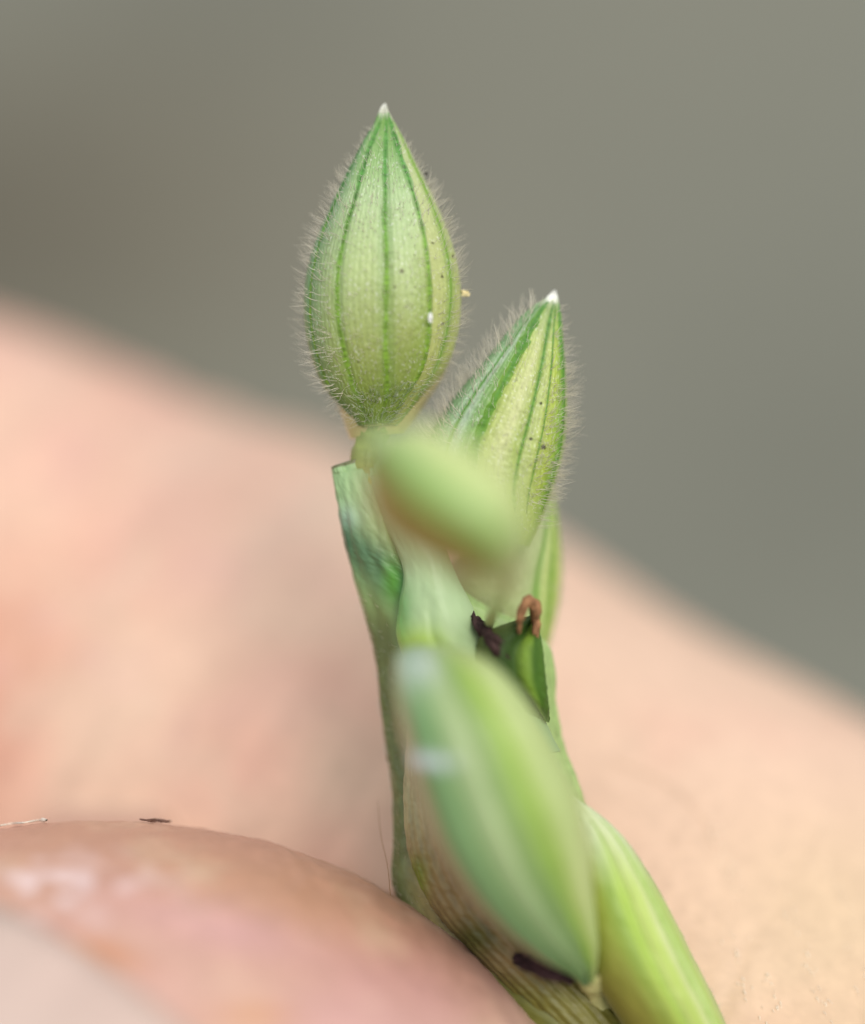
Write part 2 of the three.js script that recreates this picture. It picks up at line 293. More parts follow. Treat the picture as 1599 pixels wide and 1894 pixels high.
{
  // surface nets on a coarse grid, then refined where the photograph looks
  const lo = V(-222, -112, -80), cell = 2, nx = 124, ny = 70, nz = 56, val = new Float32Array(nx * ny * nz), id = (i, j, k) => (k * ny + j) * nx + i;
  for (let k = 0; k < nz; k++) for (let j = 0; j < ny; j++) for (let i = 0; i < nx; i++) val[id(i, j, k)] = handField({ x: lo.x + i * cell, y: lo.y + j * cell, z: lo.z + k * cell });
  const verts = [], cellv = new Int32Array(nx * ny * nz).fill(-1); let tris = [];
  for (let k = 0; k < nz - 1; k++) for (let j = 0; j < ny - 1; j++) for (let i = 0; i < nx - 1; i++) {
    let c = 0, x = 0, y = 0, z = 0, s = 0; const v = (a, b, d) => val[id(i + a, j + b, k + d)];
    for (let m = 0; m < 8; m++) if (v(m & 1, (m >> 1) & 1, m >> 2) < 0) s++;
    if (!s || s === 8) continue;
    for (let m = 0; m < 8; m++) for (const ax of [1, 2, 4]) if (!(m & ax)) {
      const q = m | ax, f = v(m & 1, (m >> 1) & 1, m >> 2), g = v(q & 1, (q >> 1) & 1, q >> 2);
      if ((f < 0) !== (g < 0)) { const t = f / (f - g); x += (m & 1) + (ax === 1 ? t : 0); y += ((m >> 1) & 1) + (ax === 2 ? t : 0); z += (m >> 2) + (ax === 4 ? t : 0); c++; }
    }
    cellv[id(i, j, k)] = verts.length; verts.push(onHand(V(lo.x + (i + x / c) * cell, lo.y + (j + y / c) * cell, lo.z + (k + z / c) * cell)));
  }
  for (let k = 1; k < nz - 1; k++) for (let j = 1; j < ny - 1; j++) for (let i = 1; i < nx - 1; i++) {
    const f = val[id(i, j, k)];
    for (const [g, q] of [[val[id(i + 1, j, k)], [id(i, j - 1, k - 1), id(i, j, k - 1), id(i, j, k), id(i, j - 1, k)]], [val[id(i, j + 1, k)], [id(i - 1, j, k - 1), id(i - 1, j, k), id(i, j, k), id(i, j, k - 1)]], [val[id(i, j, k + 1)], [id(i - 1, j - 1, k), id(i, j - 1, k), id(i, j, k), id(i - 1, j, k)]]]) {
      if ((f < 0) === (g < 0)) continue;
      const w = q.map((n) => cellv[n]); if (w.includes(-1)) continue;
      if (f < 0) tris.push(w[0], w[1], w[2], w[0], w[2], w[3]); else tris.push(w[0], w[2], w[1], w[0], w[3], w[2]);
    }
  }
  const target = (m) => {
    const [x, y] = Q(m); if (m.z > 30 || x < -200 || x > 1800 || y < 350 || y > 2150) return 9;
    const g = grad(m), v = V(0, 0, D).sub(m).normalize(); if (g.dot(v) < -0.25) return 9;
    return m.z > -6 ? 0.1 : 0.24;
  };
  for (let round = 0; round < 6; round++) {
    const mids = new Map(), next = []; let split = 0;
    const mid = (a, b) => {
      const key = a < b ? a * 2097152 + b : b * 2097152 + a; if (mids.has(key)) return mids.get(key);
      const m = verts[a].clone().add(verts[b]).multiplyScalar(0.5); let r = -1;
      if (verts[a].distanceTo(verts[b]) > 1.5 * target(m)) { r = verts.length; verts.push(onHand(m)); split++; }
      mids.set(key, r); return r;
    };
    for (let i = 0; i < tris.length; i += 3) {
      const v = [tris[i], tris[i + 1], tris[i + 2]], m = [mid(v[0], v[1]), mid(v[1], v[2]), mid(v[2], v[0])], n = m.filter((x) => x >= 0).length;
      if (n === 0) next.push(...v);
      else if (n === 3) next.push(v[0], m[0], m[2], m[0], v[1], m[1], m[2], m[1], v[2], m[0], m[1], m[2]);
      else { let s = 0; while (n === 1 ? m[s] < 0 : m[(s + 2) % 3] >= 0) s++; const a = v[s], b = v[(s + 1) % 3], c = v[(s + 2) % 3], x = m[s], y = m[(s + 1) % 3]; if (n === 1) next.push(a, x, c, x, b, c); else next.push(a, x, c, x, b, y, x, y, c); }
    }
    tris = next; if (!split) break;
  }
  const pos = [], cols = [];
  for (const p of verts) { const th = thumbness(p), n = grad(p), c = skinColor(p, th); const q = p.clone().addScaledVector(n, skinRelief(p, th)); pos.push(q.x, q.y, q.z); cols.push(...c); }
  console.log('hand triangles', tris.length / 3);
  put('skin', geo(pos, tris, cols), M.skin, hand);
}
{ // thumbnail: a curved plate lying on the thumb, its free edge towards the tip
  const A = P(250, 1905, 9), B = P(-20, 1742, 9), pos = [], cols = [], idx = [], n = 40, m = 30;
  const tip = castHand(190, 1800), far = tip.clone().add(chains[1].s[2][0].clone().sub(chains[1].s[2][1]).normalize().multiplyScalar(12));
  const across = chains[1].s[2][0].clone().sub(chains[1].s[2][1]).normalize().cross(grad(tip)).normalize();
  for (const layer of [0, 1]) for (let i = 0; i <= n; i++) for (let j = 0; j <= m; j++) {
    const s = (i / n - 0.5) * 2, t = j / m, p = tip.clone().lerp(far, t).addScaledVector(across, s * 6.8); p.addScaledVector(tip.clone().sub(far).normalize(), -1.0 * s * s);
    onHand(p); const g = grad(p); p.addScaledVector(g, layer ? -0.15 : 0.28 * (1 - 0.75 * s * s * s * s) + 0.01 * Math.sin(s * 40));
    pos.push(p.x, p.y, p.z); cols.push(...gain(mix(mix(C(214, 190, 178), C(206, 186, 170), clamp(0.5 + noise(s * 2.3, t * 6, 5))), C(220, 176, 168), smooth(0.25, 0.6, t) + 0.3 * noise(s * 3, t * 4, 2)), 1 + 0.06 * noise(s * 20, t * 3, 1)));
  }
  const N = (n + 1) * (m + 1);
  for (let i = 0; i < n; i++) for (let j = 0; j < m; j++) { const a = i * (m + 1) + j, b = a + 1, c = a + m + 1, d = c + 1; idx.push(a, c, b, b, c, d, N + a, N + b, N + c, N + b, N + d, N + c); }
  for (let i = 0; i < n; i++) for (const j of [0, m]) { const a = i * (m + 1) + j, c = a + m + 1; idx.push(a, N + a, c, c, N + a, N + c); }
  const g = geo(pos, idx, cols), k = (n >> 1) * (m + 1) + (m >> 1), gg = grad(V(pos[k * 3], pos[k * 3 + 1], pos[k * 3 + 2])), nn = g.attributes.normal;
  if (nn.getX(k) * gg.x + nn.getY(k) * gg.y + nn.getZ(k) * gg.z < 0) { for (let i = 0; i < idx.length; i += 3) [idx[i], idx[i + 1]] = [idx[i + 1], idx[i]]; g.setIndex(idx); g.computeVertexNormals(); }
  put('fingernail', g, M.nail, hand);
}

// ---------------------------------------------------------------- the grass spike
const spike = begin('grass_spike', 'hairy green grass spike with striped pointed spikelets held between the fingers', 'grass', P(1000, 1880, 0));
function spikelet(label) { const o = new THREE.Group(); o.name = numbered('spikelet'); o.userData = { label }; spike.add(o); return o; }
const rad = (x) => Math.acos(clamp(x, -1, 1));          // where across the front a nerve stands, -1 left to 1 right
const white = [0.88, 0.88, 0.84];

// --- rachis: the flat winged stem
const rachis = organ({
  L: [[612, 864], [624, 930], [636, 1000], [655, 1070], [690, 1200], [702, 1300], [712, 1380], [726, 1460], [728, 1560], [730, 1650], [790, 1770], [900, 1890], [1010, 2000], [1150, 2200]],
  R: [[690, 838], [750, 950], [790, 1040], [880, 1110], [1010, 1190], [1028, 1310], [1046, 1390], [1078, 1480], [1100, 1600], [1150, 1720], [1200, 1820], [1260, 1920], [1350, 2050], [1500, 2220]],
  z: [0.1, 0.1, 0, -0.1, -0.2, -0.3, -0.35, -0.3, -0.2, -0.1, 0.1, 0.3, 0.4, 0.4], d: [0.1, 0.3, 0.4, 0.45, 0.45, 0.45, 0.45, 0.5, 0.5, 0.55, 0.6, 0.7, 0.7, 0.7],
  off: (u, th) => 0.014 * Math.sin(th * 14 + 2 * noise(u * 5, th, 1)) * smooth(0, 0.1, u) + 0.02 * fbm(u * 60, th * 6, 2, 3) + (u < 0.02 ? 0.04 * noise(th * 5, u, 7) : 0),
});
const rachisColor = (u, th, p) => {
  const [x, y] = Q(p), edge = spline(rachis.L, u)[0], k = x - edge;
  let c = mix(C(150, 182, 128), C(160, 186, 116), smooth(900, 1200, y));
  c = mix(c, C(176, 206, 184), 0.7 * bump(Math.hypot(x - 640, y - 960), 0, 26));
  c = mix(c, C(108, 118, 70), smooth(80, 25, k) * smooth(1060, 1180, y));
  c = mix(c, C(170, 156, 104), smooth(1420, 1620, y) * smooth(10, 60, k));
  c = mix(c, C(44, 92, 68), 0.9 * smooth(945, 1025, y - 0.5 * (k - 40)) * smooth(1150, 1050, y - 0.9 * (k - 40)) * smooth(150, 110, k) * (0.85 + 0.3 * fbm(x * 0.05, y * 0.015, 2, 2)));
  c = mix(c, C(92, 160, 50), 0.8 * bump(Math.hypot((x - 728) / 22, (y - 1075) / 45), 0, 0.9));
  c = mix(c, C(110, 112, 46), smooth(1740, 1830, y));
  c = mix(c, C(90, 80, 50), u < 0.008 ? 0.8 : 0);
  return gain(c, 1.18 + 0.22 * fbm(x * 0.12, y * 0.02, 4, 3) + 0.2 * noise(x * 0.3, y * 0.1, 8) * smooth(1150, 1250, y));
};
const rachisPart = put('rachis', skinOf(rachis, { nu: 420, nv: 160, col: rachisColor }), M.leaf, spike);
put('hair', hairsOn(rachis, 420, { lenOf: () => 0.09, th0: 2.2, th1: 4, u0: 0.25, u1: 0.75, r: 0.005, tilt: [0.2, 0.9] }), M.hair, rachisPart, null, 'stuff');

// --- pale pedicel base running down to the lower spikelet
const pedicel = organ({
  L: [[676, 880], [706, 960], [744, 1050], [738, 1120], [736, 1190], [790, 1290], [900, 1390]], R: [[770, 880], [806, 960], [840, 1055], [872, 1120], [906, 1195], [980, 1285], [1035, 1390]],
  z: [0.2, 0.3, 0.35, 0.4, 0.5, 0.5, 0.4], d: [0.1, 0.3, 0.4, 0.45, 0.5, 0.5, 0.3], off: (u, th) => 0.02 * fbm(u * 12, th * 3, 3, 3) - 0.05 * bump(th, 1.75, 0.12) * smooth(0.4, 0.6, u),
});
put('pedicel', skinOf(pedicel, { nu: 160, nv: 120, col: (u, th, p) => {
  const [x, y] = Q(p); let c = C(186, 212, 160);
  c = mix(c, C(120, 180, 100), bump(x, 735, 26) * smooth(1040, 1120, y));
  c = mix(c, C(178, 210, 84), bump(Math.hypot((x - 780) / 60, (y - 1195) / 40), 0, 0.9));
  c = mix(c, C(110, 150, 110), smooth(860, 960, x) * 0.6);
  return gain(c, 1 + 0.08 * fbm(x * 0.03, y * 0.03, 2, 3)); } }), M.leaf, spike);

// --- papery brown sheath low on the stem
const sheath = organ({
  L: [[756, 1330], [748, 1430], [748, 1520], [762, 1600], [800, 1680], [862, 1750], [930, 1820], [1010, 1900]], R: [[762, 1330], [836, 1440], [880, 1530], [930, 1620], [1000, 1710], [1070, 1790], [1140, 1860], [1200, 1940]],
  z: [0.2, 0.4, 0.5, 0.5, 0.5, 0.5, 0.5, 0.5], d: [0.1, 0.3, 0.4, 0.45, 0.5, 0.5, 0.5, 0.5], off: (u, th) => 0.014 * Math.sin(th * 22 + noise(u * 6, th, 3)) * smooth(0, 0.2, u) + 0.02 * fbm(u * 50, th * 5, 2, 3),
});
put('sheath', skinOf(sheath, { nu: 220, nv: 140, col: (u, th, p) => {
  const [x, y] = Q(p); let c = mix(C(178, 168, 122), C(160, 138, 92), smooth(1480, 1640, y));
  c = mix(c, C(140, 152, 60), bump(x, 772, 18) * smooth(1560, 1620, y) * smooth(1720, 1650, y));
  c = mix(c, C(84, 90, 32), 0.9 * bump(Math.hypot((x - 880) / 55, (y - 1735) / 42), 0, 0.9));
  c = mix(c, C(128, 124, 56), smooth(1770, 1850, y));
  return gain(c, 1 + 0.2 * fbm(x * 0.1, y * 0.015, 4, 3) + 0.12 * noise(x * 0.3, y * 0.1, 8)); } }), M.leaf, spike, 'papery brown sheath beside the thumb');

// --- tall spikelet, in focus
{
  const sp = spikelet('tall sharp spikelet at the top, plump with five dark green nerves and a white tip');
  const body = organ({
    L: [[711, 190], [704, 212], [693, 236], [672, 268], [652, 306], [626, 358], [600, 418], [582, 470], [570, 535], [570, 600], [583, 662], [606, 716], [640, 758], [664, 792]],
    R: [[712, 190], [720, 212], [734, 236], [752, 268], [768, 300], [794, 350], [818, 402], [836, 454], [848, 512], [850, 570], [842, 626], [822, 680], [782, 734], [738, 788]],
    z: 0, d: [0, 0.06, 0.14, 0.26, 0.38, 0.56, 0.72, 0.84, 0.92, 0.92, 0.86, 0.72, 0.54, 0.4], e: 0.94,
    off: (u, th) => 0.003 * Math.sin(th * 80) + 0.010 * fbm(u * 90, th * 14, 1, 3) + 0.0025 * noise(u * 170, th * 60, 3) * smooth(0, 0.2, u) + 0.03 * noise(u * 5, th * 2, 4) * smooth(0, 0.2, u),
  });
  const veins = [rad(-0.93), rad(-0.55), rad(0.04)], margin = (u) => rad(lerp(0.5, 0.6, smooth(0.1, 0.5, u)) - 0.12 * smooth(0.8, 1, u)) ;
  const near = (th, w = 0.1) => veins.reduce((s, v) => Math.max(s, bump(th, v, w)), 0);
  const spots = [[742, 501, 4.2], [730, 531, 2.4], [768, 531, 2], [662, 670, 2.1], [575, 487, 2.2]], spotsR = [[817, 511, 3.4], [799, 449, 3], [838, 474, 3], [819, 598, 3]];
  const speckle = (c, p, amount = 1) => { const a = noise(p.x * 26, p.y * 19, p.z * 26), b = noise(p.x * 60, p.y * 9, p.z * 60); return gain(mix(c, white, amount * 0.4 * smooth(0.4, 0.9, noise(p.x * 44, p.y * 30, p.z * 44))), 1 + 0.06 * b + 0.05 * a); };
  const dots = (c, p, list) => { const [x, y] = Q(p); if (p.z < 0) return c; for (const [a, b, r] of list) c = mix(c, C(78, 74, 22), 0.85 * smooth(r * 1.3, r * 0.4, Math.hypot(x - a, y - b) * (1 + 0.4 * noise(x * 0.3, y * 0.3, a)))); return c; };
  const glumeColor = (u, th, p) => {
    const s = Math.cos(th);
    let c = ramp([[0, white], [0.075, C(232, 234, 214)], [0.12, C(142, 188, 100)], [0.26, C(152, 194, 116)], [0.42, C(196, 222, 164)], [0.6, C(196, 216, 146)], [0.76, C(170, 184, 100)], [0.9, C(140, 160, 66)], [1, C(112, 140, 46)]], u + 0.03 * noise(th * 4, u * 9, 2));
    c = mix(c, ramp([[0, C(96, 150, 92)], [0.5, C(116, 164, 90)], [1, C(128, 160, 56)]], u), 0.5 * near(th, 0.1) * smooth(0.08, 0.2, u));
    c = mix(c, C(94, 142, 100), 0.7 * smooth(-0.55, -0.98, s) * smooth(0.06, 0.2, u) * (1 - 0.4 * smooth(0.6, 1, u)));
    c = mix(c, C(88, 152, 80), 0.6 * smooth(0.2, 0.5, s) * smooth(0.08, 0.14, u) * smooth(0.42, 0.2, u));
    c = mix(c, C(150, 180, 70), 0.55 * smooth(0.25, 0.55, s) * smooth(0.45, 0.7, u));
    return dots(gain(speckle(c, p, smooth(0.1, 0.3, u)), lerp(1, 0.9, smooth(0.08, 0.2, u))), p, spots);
  };
  const lemmaColor = (u, th, p) => {
    let c = ramp([[0, white], [0.07, C(226, 228, 200)], [0.13, C(176, 202, 138)], [0.4, C(200, 212, 150)], [0.62, C(200, 210, 134)], [0.85, C(196, 202, 120)], [1, C(160, 168, 90)]], u);
    c = mix(c, C(140, 178, 80), 0.75 * bump(Math.cos(th), 0.86, 0.06) * smooth(0.1, 0.3, u));
    return dots(gain(speckle(c, p), lerp(1, 0.95, smooth(0.08, 0.2, u))), p, spotsR);
  };
  const groove = (th) => -0.03 * near(th, 0.06);
  put('lemma', skinOf(body, { nu: 360, nv: 300, col: lemmaColor }), M.leaf, sp);
  const outer = { ...body }; outer.off = (u, th) => body.off(u, th) + 0.035 + groove(th);
  outer.at = (u, th, x = 0) => { const f = body.frame(u, th); f.p.addScaledVector(f.n, outer.off(u, th) * smooth(0, 0.05, u) + x); return f; };
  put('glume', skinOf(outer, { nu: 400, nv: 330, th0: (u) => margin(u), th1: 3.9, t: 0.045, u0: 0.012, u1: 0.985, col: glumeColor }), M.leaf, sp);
  for (const v of [...veins, 'm']) put('vein', nerve(outer, v === 'm' ? (u) => margin(u) + 0.05 : (u) => v + 0.035 * noise(u * 5, v * 3, 2) + 0.012 * noise(u * 17, v * 3, 5), {
    u0: 0.075, u1: v === 'm' ? 0.9 : 0.94, w: 0.058, h: 0.014, n: 260, edge: (u, th, p) => glumeColor(u, th, p),
    col: (u, i) => gain(ramp([[0, C(100, 158, 78)], [0.35, C(84, 146, 66)], [0.6, C(120, 166, 52)], [1, C(126, 158, 48)]], u), 1 + 0.5 * noise(i * 0.7, v === 'm' ? 9 : v * 5, 2)) }), M.nerve, sp);
  put('vein', nerve(body, () => rad(0.86), { u0: 0.12, u1: 0.85, w: 0.035, h: 0.008, col: (u) => C(130, 172, 70), edge: lemmaColor }), M.nerve, sp);
  // the pale papery lower glume cupping the base from behind
  const cup = organ({ L: [[588, 662], [600, 700], [620, 738], [634, 776], [647, 812]], R: [[838, 652], [818, 700], [789, 744], [768, 776], [748, 804]], z: -0.22, d: [0.7, 0.68, 0.62, 0.55, 0.45] });
  put('lower_glume', skinOf(cup, { nu: 60, nv: 90, col: (u, th, p) => gain(mix(C(222, 208, 160), C(206, 196, 130), u), 1 + 0.16 * fbm(p.x * 8, p.y * 3, p.z * 8, 3)) }), M.leaf, sp);
  const neck = tubeGeo([P(708, 760, 0), P(690, 800, 0), P(676, 850, 0), P(680, 920, 0.1)], (t) => lerp(0.36, 0.24, smooth(0, 0.4, t)), (t, q) => gain(mix(C(140, 160, 76), C(176, 186, 106), t), 1 + 0.15 * noise(t * 20, 1, 1)), 40, 24, 0.1);
  put('stalk', neck, M.leaf, sp);
  const hp = [
    hairsOn(outer, 1250, { lenOf: (u, th) => lerp(0.11, 0.215, smooth(0.15, 0.5, u)) * (1 - 0.35 * smooth(0.8, 0.2, Math.abs(Math.cos(th)))), u0: 0.16, u1: 0.98, th0: 0.9, th1: 4.2, r: 0.006, tilt: [-0.25, 0.6] }),
    hairsOn(body, 850, { lenOf: (u) => lerp(0.11, 0.215, smooth(0.15, 0.5, u)), u0: 0.16, u1: 0.95, th0: -2.3, th1: 0.85, r: 0.006, tilt: [-0.25, 0.6] }),
    hairsOn(outer, 110, { lenOf: () => 0.26, u0: 0.88, u1: 0.99, th0: 0.9, th1: 2.3, r: 0.0075, tilt: [0.2, 1.2], color: [0.55, 0.66, 0.42] }),
    hairsOn(cup, 120, { lenOf: () => 0.16, u0: 0, u1: 0.9, th0: 3, th1: 6.4, r: 0.005 }),
  ];
  put('hair', mergeGeometries(hp), M.hair, sp, null, 'stuff');
}

// --- right spikelet, in focus, leaning right
{
  const sp = spikelet('slender sharp spikelet leaning right of the tall one, yellow green with dark nerves and hairy edges');
  const body = organ({
    L: [[1025, 536], [1006, 555], [984, 570], [950, 602], [916, 640], [884, 678], [850, 720], [820, 762], [796, 806], [788, 850], [802, 900], [850, 950], [900, 1000]],
    R: [[1027, 536], [1033, 558], [1036, 580], [1040, 622], [1044, 670], [1046, 714], [1047, 756], [1045, 800], [1039, 842], [1030, 880], [1016, 920], [1000, 960], [975, 1010]],
    z: 0, d: [0, 0.08, 0.15, 0.28, 0.42, 0.54, 0.66, 0.74, 0.8, 0.8, 0.74, 0.62, 0.45], e: 0.94,
    off: (u, th) => 0.004 * Math.sin(th * 70) + 0.012 * fbm(u * 80, th * 12, 6, 3) + 0.03 * noise(u * 5, th * 2, 9) * smooth(0, 0.2, u) - 0.035 * (bump(th, rad(-0.28), 0.09) + bump(th, rad(0.34), 0.08) + 0.7 * bump(th, rad(-0.66), 0.07)) * smooth(0.1, 0.3, u),
  });
  const color = (u, th, p) => {
    const s = Math.cos(th);
    let c = ramp([[-1, C(120, 164, 112)], [-0.75, C(164, 196, 152)], [-0.6, C(184, 206, 176)], [-0.5, C(136, 176, 108)], [-0.3, C(112, 158, 50)], [-0.16, C(184, 200, 110)], [0.1, C(206, 212, 148)], [0.28, C(170, 190, 96)], [0.42, C(186, 200, 124)], [0.7, C(182, 202, 84)], [0.9, C(118, 166, 54)], [1, C(160, 190, 90)]], s + 0.04 * noise(u * 9, s * 3, 5));  // whitish stop left of centre is a painted sheen streak
    c = mix(c, C(116, 164, 92), 0.5 * smooth(0.34, 0.14, u));
    c = mix(c, C(214, 222, 190), 0.6 * smooth(0.17, 0.09, u));
    c = mix(c, white, smooth(0.11, 0.05, u + 0.03 * noise(th * 6, u * 8, 1)));
    c = mix(c, C(160, 186, 62), 0.5 * smooth(0.7, 0.95, u) * smooth(0.1, 0.6, s));
    const a = noise(p.x * 26, p.y * 19, p.z * 26), b = noise(p.x * 55, p.y * 12, p.z * 55); c = gain(mix(c, white, 0.35 * smooth(0.4, 0.9, noise(p.x * 44, p.y * 30, p.z * 44))), 1 + 0.12 * b + 0.1 * a);
    const [x, y] = Q(p); if (p.z > 0) for (const [q, w, r] of [[1005, 827, 5], [982, 812, 3.4], [1000, 746, 3]]) c = mix(c, C(60, 62, 20), smooth(r * 1.2, r * 0.6, Math.hypot(x - q, y - w)));
    return c;
  };
  put('glume', skinOf(body, { nu: 340, nv: 300, col: color }), M.leaf, sp);
  for (const [s, w] of [[-0.3, 0.085], [0.34, 0.06], [0.9, 0.07], [-0.68, 0.045], [0.58, 0.03]]) put('vein', nerve(body, () => rad(s), { u0: 0.1, u1: 0.9, w, h: 0.014, n: 200, edge: color, col: (u, i) => gain(ramp([[0, C(86, 140, 76)], [0.5, C(92, 146, 56)], [1, C(110, 148, 40)]], u), 1 + 0.3 * noise(i * 0.7, s * 9, 2)) }), M.nerve, sp);
  put('hair', mergeGeometries([
    hairsOn(body, 800, { lenOf: (u, th) => 0.13 + 0.12 * smooth(0.15, 0.4, u), u0: 0.12, u1: 0.95, th0: -1.6, th1: 1.0, r: 0.0068, tilt: [-0.3, 0.45] }),
    hairsOn(body, 560, { lenOf: (u, th) => 0.26, u0: 0.14, u1: 0.8, th0: 2.2, th1: 4.2, r: 0.0072, tilt: [0, 0.7] }),
    hairsOn(body, 350, { lenOf: () => 0.13, u0: 0.2, u1: 0.98, th0: 0.5, th1: 2.6, r: 0.005, tilt: [0.2, 1] }),
  ]), M.hair, sp, null, 'stuff');
}

// --- spikelet behind, under the right one
{
  const sp = spikelet('pale striped spikelet half hidden behind, below the right leaning one');
  const body = organ({
    L: [[1004, 860], [985, 900], [950, 950], [880, 1000], [826, 1050], [830, 1110], [880, 1155], [930, 1190]], R: [[1008, 860], [1020, 905], [1029, 950], [1036, 1010], [1038, 1060], [1033, 1115], [1022, 1165], [1010, 1210]],
    z: -1.3, d: [0, 0.3, 0.6, 0.8, 0.9, 0.85, 0.7, 0.5], off: (u, th) => 0.015 * fbm(u * 40, th * 9, 3, 3) - 0.03 * (bump(th, rad(0.55), 0.08) + bump(th, rad(0.82), 0.07)),
  });
  const color = (u, th, p) => {
    const s = Math.cos(th); let c = ramp([[-1, C(206, 212, 162)], [0.2, C(196, 208, 148)], [0.45, C(186, 206, 140)], [0.56, C(132, 176, 80)], [0.68, C(206, 220, 140)], [0.82, C(140, 180, 70)], [0.92, C(210, 222, 130)], [1, C(176, 200, 100)]], s);
    c = mix(c, C(130, 150, 46), 0.7 * smooth(0.75, 0.95, u) * smooth(0.7, 0.2, s));
    return gain(c, 1 + 0.12 * noise(p.x * 30, p.y * 14, p.z * 20));
  };
  put('glume', skinOf(body, { nu: 160, nv: 160, col: color }), M.leaf, sp);
  for (const s of [0.55, 0.82]) put('vein', nerve(body, () => rad(s), { u0: 0.2, u1: 0.95, w: 0.04, h: 0.01, edge: color, col: () => C(116, 162, 66) }), M.nerve, sp);
  put('hair', mergeGeometries([
    hairsOn(body, 260, { lenOf: () => 0.13, u0: 0.1, u1: 0.95, th0: -1.2, th1: 0.6, r: 0.0045, tilt: [-0.2, 0.5] }),
    hairsOn(body, 120, { lenOf: () => 0.24, u0: 0.7, u1: 0.98, th0: 1.6, th1: 2.9, r: 0.007, tilt: [0, 0.8] }),
  ]), M.hair, sp, null, 'stuff');
}

// --- front spikelet, far out of focus, pointing at the lens
{
  const sp = spikelet('blurred stubby spikelet across the middle, nearest the lens, painted lit green above, brown tinge with painted shade below');
  const body = organ({
    L: [[702, 826], [676, 856], [672, 906], [684, 958], [716, 996], [764, 1028], [822, 1054], [880, 1076], [930, 1082], [968, 1066]], R: [[706, 812], [732, 796], [778, 786], [832, 802], [884, 832], [928, 868], [966, 914], [980, 964], [990, 1006], [978, 1044]],
    z: [5.2, 5.4, 5.7, 6, 6.2, 6.3, 6.3, 6.2, 6, 5.8], d: [0.1, 0.45, 0.65, 0.85, 0.95, 0.95, 0.9, 0.75, 0.5, 0.15], off: (u, th) => 0.02 * fbm(u * 12, th * 4, 3, 3),
  });
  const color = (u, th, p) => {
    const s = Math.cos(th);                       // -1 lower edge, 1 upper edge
    let c = ramp([[-1, C(206, 196, 136)], [-0.86, C(196, 184, 116)], [-0.72, C(146, 118, 50)], [-0.3, C(142, 114, 44)], [-0.05, C(136, 176, 92)], [0.2, C(160, 196, 116)], [0.5, C(206, 222, 144)], [1, C(214, 226, 154)]], s + 0.05 * noise(u * 5, 1, 1) + 0.4 * smooth(0.35, 0, u) * (s < 0 ? 1 : 0));  // lit top and shaded underside painted in; brown tinge partly the glume's own
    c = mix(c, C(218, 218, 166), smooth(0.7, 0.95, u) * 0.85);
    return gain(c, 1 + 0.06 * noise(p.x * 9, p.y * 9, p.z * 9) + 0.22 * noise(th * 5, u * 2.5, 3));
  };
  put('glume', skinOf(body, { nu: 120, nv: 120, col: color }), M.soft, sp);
  put('vein', nerve(body, () => rad(0.05), { u0: 0.08, u1: 0.92, w: 0.06, h: 0.02, edge: color, col: () => C(120, 166, 86) }), M.nerve, sp);
  put('vein', nerve(body, () => rad(-0.25), { u0: 0.08, u1: 0.92, w: 0.06, h: 0.02, edge: color, col: () => C(128, 158, 70) }), M.nerve, sp);
  put('tip', tubeGeo([P(694, 786, 3.0), P(700, 806, 3.8), P(708, 838, 4.8), P(730, 870, 5.2)], (t) => lerp(0.03, 0.34, t), C(184, 204, 140), 24, 12), M.soft, sp);
  put('stalk', tubeGeo([P(955, 1045, 5.4), P(935, 1090, 4), P(912, 1130, 1.8), P(900, 1170, 0.2)], (t) => lerp(0.16, 0.07, t), C(206, 220, 150), 24, 12), M.soft, sp);
}

